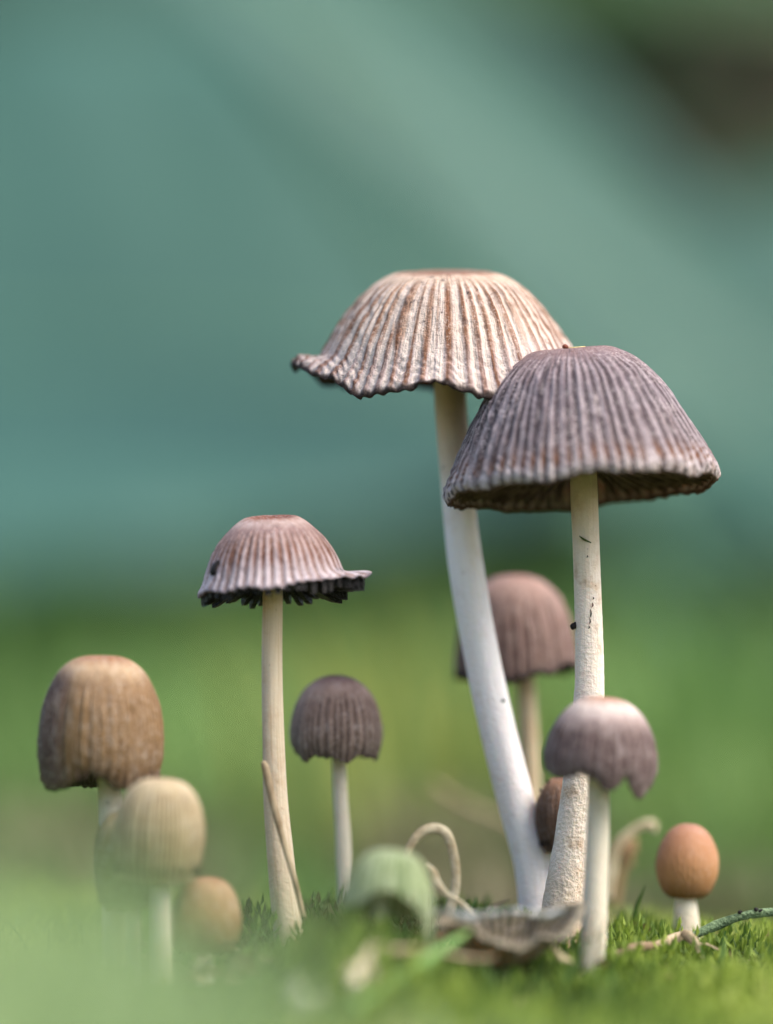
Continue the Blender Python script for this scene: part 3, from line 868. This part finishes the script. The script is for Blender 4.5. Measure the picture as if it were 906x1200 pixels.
# dry stem with a broken end, lying on the moss at the right, and a bluish-green stalk behind it
tw = thing('dry_twig', ground_at(720, 1120, -0.08), 'dry beige twig with a snapped upright end lying on bright moss', 'twig')
px_tube('shaft', [(700, 1126, -0.12, 3), (724, 1119, -0.10, 5), (745, 1110, -0.09, 5.5), (768, 1108, -0.07, 5), (790, 1100, -0.05, 6), (806, 1094, -0.04, 5)], straw, tw, nt=18, m=60, wob=0.15, flat=0.5)
px_tube('broken_end', [(800, 1093, -0.05, 5), (809, 1099, -0.06, 6), (816, 1108, -0.07, 5), (818, 1116, -0.07, 2)], straw, tw, nt=14, m=16, wob=0.15, flat=0.6)
px_tube('thread', [(816, 1108, -0.07, 1), (826, 1106, -0.07, 1.2), (840, 1112, -0.06, 1), (852, 1118, -0.06, 0.7)], straw, tw, nt=8, m=16)
bl = plain_mat('bluish_stalk_skin', (126, 150, 110), (64, 86, 60), 80, 0.6, 0.8)
gs = thing('green_stalk', ground_at(800, 1100, 0.0), 'bluish green stalk arching out of the moss beside the dry twig', 'stalk')
px_tube('shaft', [(796, 1104, -0.02, 4), (814, 1096, -0.02, 4.5), (838, 1085, -0.02, 5.5), (864, 1075, -0.02, 4.5), (890, 1070, -0.02, 5), (920, 1070, -0.02, 5), (960, 1080, -0.02, 5), (990, 1110, -0.02, 4)], bl, gs, nt=16, m=70, wob=0.16, flat=0.8)
for (a, b, r) in ((867, 1069, 2.5), (886, 1066, 3), (891, 1067, 1.8)):
    px_tube('bud_scar', [(a - 2, b + 2, -0.03, 0.8), (a, b, -0.03, r), (a + 3, b - 1, -0.03, 0.8)], DARK, gs, nt=8, m=7)

# ------------------------------------------------------------------ moss
MOSS = leaf_mat('moss_skin', [(0, (104, 92, 62)), (0.16, (84, 92, 50)), (0.3, (76, 104, 46)), (0.5, (112, 138, 54)), (0.78, (158, 176, 74)), (1, (190, 202, 106))], 0.4, 0.6)
rs = np.random.RandomState(5)


def leaf_batch(base, direc, side, length, width, bend):
    """tiny pointed leaves: 5 vertices, 2 quads-ish; arrays of n"""
    n = len(base)
    upv = np.cross(side, direc)
    p0 = base
    p1 = base + direc * (length * 0.45)[:, None] + side * (width * 0.5)[:, None] + upv * (bend * length * 0.12)[:, None]
    p2 = base + direc * length[:, None] + upv * (bend * length * -0.05)[:, None]
    p3 = base + direc * (length * 0.45)[:, None] - side * (width * 0.5)[:, None] + upv * (bend * length * 0.12)[:, None]
    pc = base + direc * (length * 0.5)[:, None]
    V = np.stack([p0, p1, p2, p3, pc], 1).reshape(-1, 3)
    o = (np.arange(n) * 5)[:, None]
    F = np.concatenate([o + np.array([[0, 1, 4]]), o + np.array([[1, 2, 4]]), o + np.array([[2, 3, 4]]), o + np.array([[3, 0, 4]])])
    return V, F


def moss(x, y, size, leaves, height, seed, base_tone=0.0):
    r = np.random.RandomState(seed)
    n = len(x)
    z = ground_h(x, y)
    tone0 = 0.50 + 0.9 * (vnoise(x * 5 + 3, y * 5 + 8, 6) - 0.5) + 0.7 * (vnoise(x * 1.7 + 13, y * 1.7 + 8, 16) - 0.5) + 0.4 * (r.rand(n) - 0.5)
    tone0 = tone0 - 0.45 * np.exp(-((x + 0.06) / 0.13) ** 2 - ((y + 0.30) / 0.2) ** 2)      # shade from the dense plants, painted into the cushion's moss tone
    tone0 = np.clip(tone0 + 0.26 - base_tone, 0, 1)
    h = height * (0.5 + 0.9 * r.rand(n)) * (0.5 + vnoise(x * 7, y * 7, 9))
    lean = (r.rand(n, 2) - 0.5) * 0.7
    B_, D_, S_, L_, W_, T_ = [], [], [], [], [], []
    for k in range(leaves):
        f = (k + 0.5) / leaves
        b = np.stack([x + lean[:, 0] * h * f, y + lean[:, 1] * h * f, z - 0.004 + h * f], 1)
        a = k * 2.4 + r.rand(n) * 1.2
        el = np.radians(20 + 50 * f + 20 * (r.rand(n) - 0.5))
        d = np.stack([np.cos(a) * np.cos(el), np.sin(a) * np.cos(el), np.sin(el)], 1)
        s = np.stack([-np.sin(a), np.cos(a), 0 * a], 1)
        B_.append(b); D_.append(d); S_.append(s)
        L_.append(size * (0.7 + 0.6 * r.rand(n)) * (1.1 - 0.4 * f)); W_.append(size * 0.28 * np.ones(n))
        T_.append(np.clip(tone0 + 0.25 * (f - 0.5), 0, 1))
    V, F = leaf_batch(np.vstack(B_), np.vstack(D_), np.vstack(S_), np.concatenate(L_), np.concatenate(W_), np.ones(n * leaves))
    return V, F, np.repeat(np.concatenate(T_), 5)


x = rs.uniform(-0.75, 0.75, 13000); y = rs.uniform(-0.9, 0.75, 13000)
keep = vnoise(x * 4 + 1, y * 4 + 2, 12) > 0.26
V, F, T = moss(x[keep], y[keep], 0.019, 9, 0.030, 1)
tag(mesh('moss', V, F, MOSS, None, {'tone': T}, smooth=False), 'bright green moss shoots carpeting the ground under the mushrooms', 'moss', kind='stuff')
x = rs.uniform(-2.6, 2.6, 15000); y = rs.uniform(-4.0, 3.5, 15000)
keep = ((np.abs(x) > 0.7) | (y < -0.85) | (y > 0.7)) & (vnoise(x * 3 + 1, y * 3 + 2, 14) > 0.42) & (np.hypot(x, y + 4.5) > 0.5)
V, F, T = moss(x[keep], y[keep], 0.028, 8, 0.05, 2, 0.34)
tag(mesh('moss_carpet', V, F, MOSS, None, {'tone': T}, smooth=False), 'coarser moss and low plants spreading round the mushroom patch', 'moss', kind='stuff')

# ------------------------------------------------------------------ grass, behind and in front
GRASS = leaf_mat('grass_skin', [(0, (118, 106, 84)), (0.2, (122, 118, 88)), (0.38, (86, 116, 62)), (0.55, (96, 136, 66)), (0.78, (132, 162, 96)), (1, (172, 168, 78))], 0.4)


def grass_mass(name, x, y, h, wd, tone, label, seed, m=5):
    r = np.random.RandomState(seed)
    n = len(x)
    z = ground_h(x, y) - 0.02
    a = r.rand(n) * 2 * pi
    bend = h * (0.15 + 0.5 * r.rand(n))
    t = np.linspace(0, 1, m)
    cx = x[:, None] + np.cos(a)[:, None] * bend[:, None] * t ** 2
    cy = y[:, None] + np.sin(a)[:, None] * bend[:, None] * t ** 2
    cz = z[:, None] + h[:, None] * t * (1 - 0.15 * t)
    b = a + pi / 2 + (r.rand(n) - 0.5)
    wv = wd[:, None] * (1 - t ** 1.6) * 0.5 + 0.0008
    L = np.stack([cx - np.cos(b)[:, None] * wv, cy - np.sin(b)[:, None] * wv, cz], -1)
    Rr = np.stack([cx + np.cos(b)[:, None] * wv, cy + np.sin(b)[:, None] * wv, cz], -1)
    V = np.stack([L, Rr], 2).reshape(-1, 3)
    o = (np.arange(n) * m * 2)[:, None]
    F = np.concatenate([o + np.array([[2 * k, 2 * k + 1, 2 * k + 3, 2 * k + 2]]) for k in range(m - 1)])
    return tag(mesh(name, V, F, GRASS, None, {'tone': np.repeat(tone, m * 2)}), label, 'grass', kind='stuff')


k = 7000
y = rs.uniform(1.2, 10.5, k); x = rs.uniform(-1, 1, k) * (1.2 + 0.28 * (y + 4.5))
keep = vnoise(x * 1.6 + 3, y * 0.8 + 1, 21) > 0.62 - 0.35 * sstep(1.5, 5.0, y)
x, y = x[keep], y[keep]
tone = np.clip(0.42 + 1.1 * (vnoise(x * 1.3 + 2, y * 0.6 + 5, 22) - 0.5) + 0.25 * (rs.rand(len(x)) - 0.5), 0, 0.9)
h = (0.08 + 0.040 * y) * (0.5 + 0.8 * rs.rand(len(x)))
grass_mass('grass', x, y, h, 0.035 + 0.03 * rs.rand(len(x)), tone, 'blurred green grass growing behind the mushrooms', 31)
k = 520
x = rs.uniform(-0.5, 0.5, k); y = rs.uniform(-0.55, 0.5, k)
grass_mass('fine_grass', x, y, 0.03 + 0.07 * rs.rand(k) ** 2, 0.004 + 0.004 * rs.rand(k), np.clip(0.65 + 0.5 * (rs.rand(k) - 0.6), 0.05, 0.95), 'thin short grass blades standing in the moss round the stems', 34)
k = 700
x = rs.uniform(-0.7, 0.7, k); y = rs.uniform(-0.9, 0.8, k)
z = ground_h(x, y) + 0.01 + 0.018 * rs.rand(k)
a = rs.rand(k) * 2 * pi; e = (rs.rand(k) - 0.5) * 1.4
dr = np.stack([np.cos(a) * np.cos(e), np.sin(a) * np.cos(e), np.sin(e)], 1)
sd = np.cross(dr, rs.normal(size=(k, 3))); sd /= np.linalg.norm(sd, axis=1)[:, None]
V, F = leaf_batch(np.stack([x, y, z], 1), dr, sd, 0.012 + 0.04 * rs.rand(k) ** 2, 0.004 + 0.008 * rs.rand(k), np.ones(k) * 2)
LITTER = leaf_mat('litter_skin', [(0, (74, 56, 42)), (0.5, (136, 112, 84)), (1, (198, 184, 152))], 0.15, 0.8)
tag(mesh('leaf_litter', V, F, LITTER, None, {'tone': np.repeat(rs.rand(k), 5)}, smooth=False), 'brown and straw-coloured crumbs of dead leaf scattered in the moss', 'litter', kind='stuff')
# a yellowing tuft behind the stems
k = 110
x = 0.03 + rs.normal(0, 0.09, k); y = 3.2 + rs.normal(0, 0.25, k)
grass_mass('grass_tuft', x, y, 0.42 + 0.30 * rs.rand(k), 0.03 + 0.02 * rs.rand(k), 0.74 + 0.26 * rs.rand(k), 'tuft of yellowing grass far behind the curved white stem', 32)

k = 300
for (qx, qd, qh, sp, tn, what) in ((785, 8.2, 0.50, 0.16, 0.66, 'tuft of fresh green grass behind the egg-shaped orange-brown mushroom'),
                                   (215, 8.6, 0.45, 0.2, 0.72, 'tuft of pale green grass behind the tan bell mushroom'),
                                   (130, 7.0, 0.22, 0.10, 0.22, 'tuft of withered brown grass behind the black-gilled mushroom'),
                                   (545, 6.9, 0.24, 0.09, 0.20, 'tuft of withered brown grass behind the looped stalk'),
                                   (600, 6.0, 0.13, 0.07, 0.12, 'low dark withered tuft behind the foot of the curved white stem'),
                                   (860, 6.4, 0.14, 0.12, 0.26, 'low greyish withered tuft behind the egg-shaped orange-brown mushroom'),
                                   (900, 7.6, 0.30, 0.16, 0.75, 'low pale tuft of grass by the bright moss')):
    c_ = P(qx, 900, qd - DIST)
    k = 300 if tn > 0.5 else 130
    grass_mass('grass_tuft', c_[0] + rs.normal(0, sp, k), c_[1] + rs.normal(0, 0.25, k), qh * (0.6 + 0.8 * rs.rand(k)), 0.03 + 0.02 * rs.rand(k),
               np.clip(tn + 0.15 * (rs.rand(k) - 0.5), 0, 1), what, int(qx))
k = 2600
y = rs.uniform(7.5, 12.5, k); x = rs.uniform(-1, 1, k) * (1.2 + 0.2 * (y + 4.5))
grass_mass('undergrowth', x, y, 0.5 + 0.6 * rs.rand(k), 0.07 + 0.06 * rs.rand(k), np.clip(0.46 + 0.15 * (rs.rand(k) - 0.5), 0, 1), 'dark green undergrowth between the grass and the broad leaves', 37)

# out-of-focus grass close to the lens
GRASS = leaf_mat('pale_foreground_grass_skin', [(0, (140, 160, 104)), (0.5, (160, 184, 126)), (1, (186, 206, 156))], 0.45)
k = 1150
y = rs.uniform(-2.9, -1.2, k); x = rs.uniform(-1, 1, k) * (y + 4.5) * 0.16
left = sstep(0.25, -0.95, x / ((y + 4.5) * 0.0915))
h = 0.065 + 0.125 * left + 0.13 * rs.rand(k) * (0.5 + 0.5 * left)
sel = rs.rand(k) < 0.65 + 0.35 * left
grass_mass('foreground_grass', x[sel], y[sel], h[sel], 0.018 + 0.012 * rs.rand(sel.sum()), rs.rand(sel.sum()), 'blurred short pale grass in the foreground', 33)

# ------------------------------------------------------------------ broad leaves in the background
def broad_plant(label, base, leaves, mat, mid_mat):
    root = thing('broad_leaf_plant', base, label, 'plant', 'broad-leaved plants behind the grass')
    for (bx, by, bz), (tx, ty, tz), wdt, sag, face, tone in leaves:
        b = np.array([bx, by, bz]); t_ = np.array([tx, ty, tz])
        u = np.linspace(0, 1, 26)[:, None]
        c_ = b + (t_ - b) * u + np.array([0, 0, 1.0]) * sag * (4 * u * (1 - u)) * 0.5
        T = np.gradient(c_, axis=0); T /= np.linalg.norm(T, axis=1)[:, None]
        f_ = np.array(face, float); f_ /= np.linalg.norm(f_)
        A_ = np.cross(T, f_); A_ /= np.linalg.norm(A_, axis=1)[:, None]
        Nn_ = np.cross(A_, T)
        hw = wdt * np.sin(pi * np.clip(u[:, 0], 0.0, 1) ** 0.8) ** 0.75 + 0.004
        s_ = np.linspace(-1, 1, 13)
        rip = 0.02 * np.sin(u * 40 + np.abs(s_)[None] * 6)
        top = c_[:, None] + A_[:, None] * (hw[:, None] * s_[None])[..., None] + Nn_[:, None] * (hw[:, None] * (0.22 * np.abs(s_)[None] ** 1.3 + rip * np.abs(s_)[None]))[..., None]
        bot = top - Nn_[:, None] * 0.012
        V = np.vstack([top.reshape(-1, 3), bot.reshape(-1, 3)])
        i = np.arange(26 * 13).reshape(26, 13); K = 26 * 13
        F1 = np.stack([i[:-1, :-1], i[1:, :-1], i[1:, 1:], i[:-1, 1:]], -1).reshape(-1, 4)
        ring = np.concatenate([i[0, :-1], i[:-1, -1], i[-1, :0:-1], i[:0:-1, 0]])
        r2 = np.roll(ring, -1)
        lf = mesh('leaf', V, [F1, F1[:, ::-1] + K, np.stack([ring, r2, r2 + K, ring + K], 1)], mat, root, {'tone': np.full(len(V), tone)})
        tube('midrib', np.hstack([c_[::5] + Nn_[::5] * 0.004, np.linspace(0.035, 0.008, 6)[:, None]]), mid_mat, lf, nt=8, m=24, wob=0.02)
        st_ = np.array([np.append(np.array(base) + [0.02, 0, 0.0], 0.06), np.append((np.array(base) * 0.5 + b * 0.5) + [0, -0.05, 0.05], 0.05), np.append(b, 0.035)])
        tube('leaf_stalk', st_, mid_mat, root, nt=10, m=20, wob=0.03)
    return root


TEAL = leaf_mat('blue_green_leaf', [(0, (38, 70, 54)), (0.5, (66, 106, 96)), (1, (98, 132, 124))], 0.2, 0.5)
LEAFG = leaf_mat('mid_green_leaf', [(0, (44, 62, 36)), (0.5, (66, 98, 56)), (1, (104, 138, 88))], 0.25, 0.5)
RIB = plain_mat('leaf_rib_skin', (120, 160, 130), (100, 146, 116), 10)


def W(px, py, dist):
    return tuple(P(px, py, dist - DIST))


def gbase(px, dist):
    p = P(px, 900, dist - DIST)
    return np.array([p[0], p[1], float(ground_h(p[0], p[1]))])


broad_plant('blue-green plant with very broad leaves filling the far left', gbase(60, 15.0),
            [(W(-480, 470, 14.6), W(840, 520, 14.2), 1.6, 0.5, (0.0, -1, 1.1), 0.56),
             (W(-620, 120, 17.4), W(640, 150, 17.2), 1.6, 0.4, (0.1, -1, 0.9), 0.30),
             (W(-500, -330, 16.6), W(300, -60, 16.4), 0.75, 0.3, (0.1, -1, 0.7), 0.40)], TEAL, RIB)
broad_plant('blue-green plant with one long pale leaf slanting down behind the tall caps', gbase(980, 14.0),
            [(W(140, -170, 14.0), W(1010, 560, 13.4), 0.33, 0.2, (-0.2, -1, 0.9), 0.58),
             (W(1350, 480, 14.6), W(420, 600, 14.4), 0.8, 0.4, (0.1, -1, 0.8), 0.45)], TEAL, RIB)
broad_plant('dark green leafy plant in the far upper right corner', gbase(1150, 17.0),
            [(W(420, -80, 17.2), W(1150, 10, 16.8), 0.42, 0.3, (0.1, -1, 0.6), 0.4),
             (W(1300, 330, 16.5), W(700, 470, 16.2), 0.6, 0.3, (0.1, -1, 0.3), 0.3)], LEAFG, RIB)

# ------------------------------------------------------------------ shrubs closing the view
SHRUB = leaf_mat('shrub_leaf', [(0, (60, 78, 46)), (0.4, (72, 106, 62)), (0.72, (92, 132, 88)), (1, (150, 124, 112))], 0.2)
BARK = plain_mat('shrub_bark', (96, 78, 62), (62, 50, 42), 12)


def shrub(label, cx, cy, rx, ry, rz, n, tone, seed, leaf=0.34):
    base = np.array([cx, cy, float(ground_h(cx, cy))])
    root = thing('shrub', base, label, 'shrub', 'shrubs closing the view')
    r = np.random.RandomState(seed)
    d = r.normal(size=(n, 3)); d /= np.linalg.norm(d, axis=1)[:, None]
    rad = (0.35 + 0.65 * r.rand(n) ** 0.45) * (0.8 + 0.4 * vnoise(d[:, 0] * 3 + 5, d[:, 2] * 3 + d[:, 1] * 2 + 5, seed))
    c_ = base + np.array([0, 0, rz * 0.72]) + d * rad[:, None] * np.array([rx, ry, rz])
    kp = c_[:, 2] > base[2] + 0.05
    c_ = c_[kp]
    n = len(c_)
    dr = d[kp] + r.normal(size=(n, 3)) * 0.7; dr[:, 2] -= 0.2
    dr /= np.linalg.norm(dr, axis=1)[:, None]
    sd = np.cross(dr, r.normal(size=(n, 3))); sd /= np.linalg.norm(sd, axis=1)[:, None]
    V, F = leaf_batch(c_, dr, sd, leaf * (0.7 + 0.6 * r.rand(n)), leaf * 0.45 * np.ones(n), np.ones(n))
    mesh('crown', V, F, SHRUB, root, {'tone': np.repeat(np.clip(tone + 0.4 * (r.rand(n) - 0.5), 0, 1), 5)}, smooth=False)
    for q in range(5):
        a = q * 1.256 + r.rand()
        e = base + np.array([cos(a) * rx * 0.5, sin(a) * ry * 0.5, rz * 1.3])
        md = base * 0.5 + e * 0.5 + r.normal(size=3) * 0.12
        tube('branch', [np.append(base - [0, 0, 0.1], 0.11), np.append(md, 0.07), np.append(e, 0.02)], BARK, root, nt=8, m=16)


shrub('dark green shrub closing the view beyond the very broad leaves', -5.4, 21, 5.0, 2.0, 4.2, 10000, 0.4, 61)
shrub('green shrub closing the view between the dark one and the reddish one', 0.8, 22.5, 3.6, 2.0, 4.4, 8000, 0.5, 62)
shrub('brownish shrub with dull reddish leaves in the far upper right', 5.9, 20.5, 4.6, 2.0, 4.4, 10000, 0.92, 63)
shrub('tall dark shrub standing behind the gap left of the green one', -2.4, 26.5, 4.4, 2.2, 5.4, 8000, 0.3, 64, 0.45)
shrub('tall dark shrub standing behind the gap right of the green one', 3.8, 27.0, 4.4, 2.2, 5.4, 8000, 0.3, 65, 0.45)
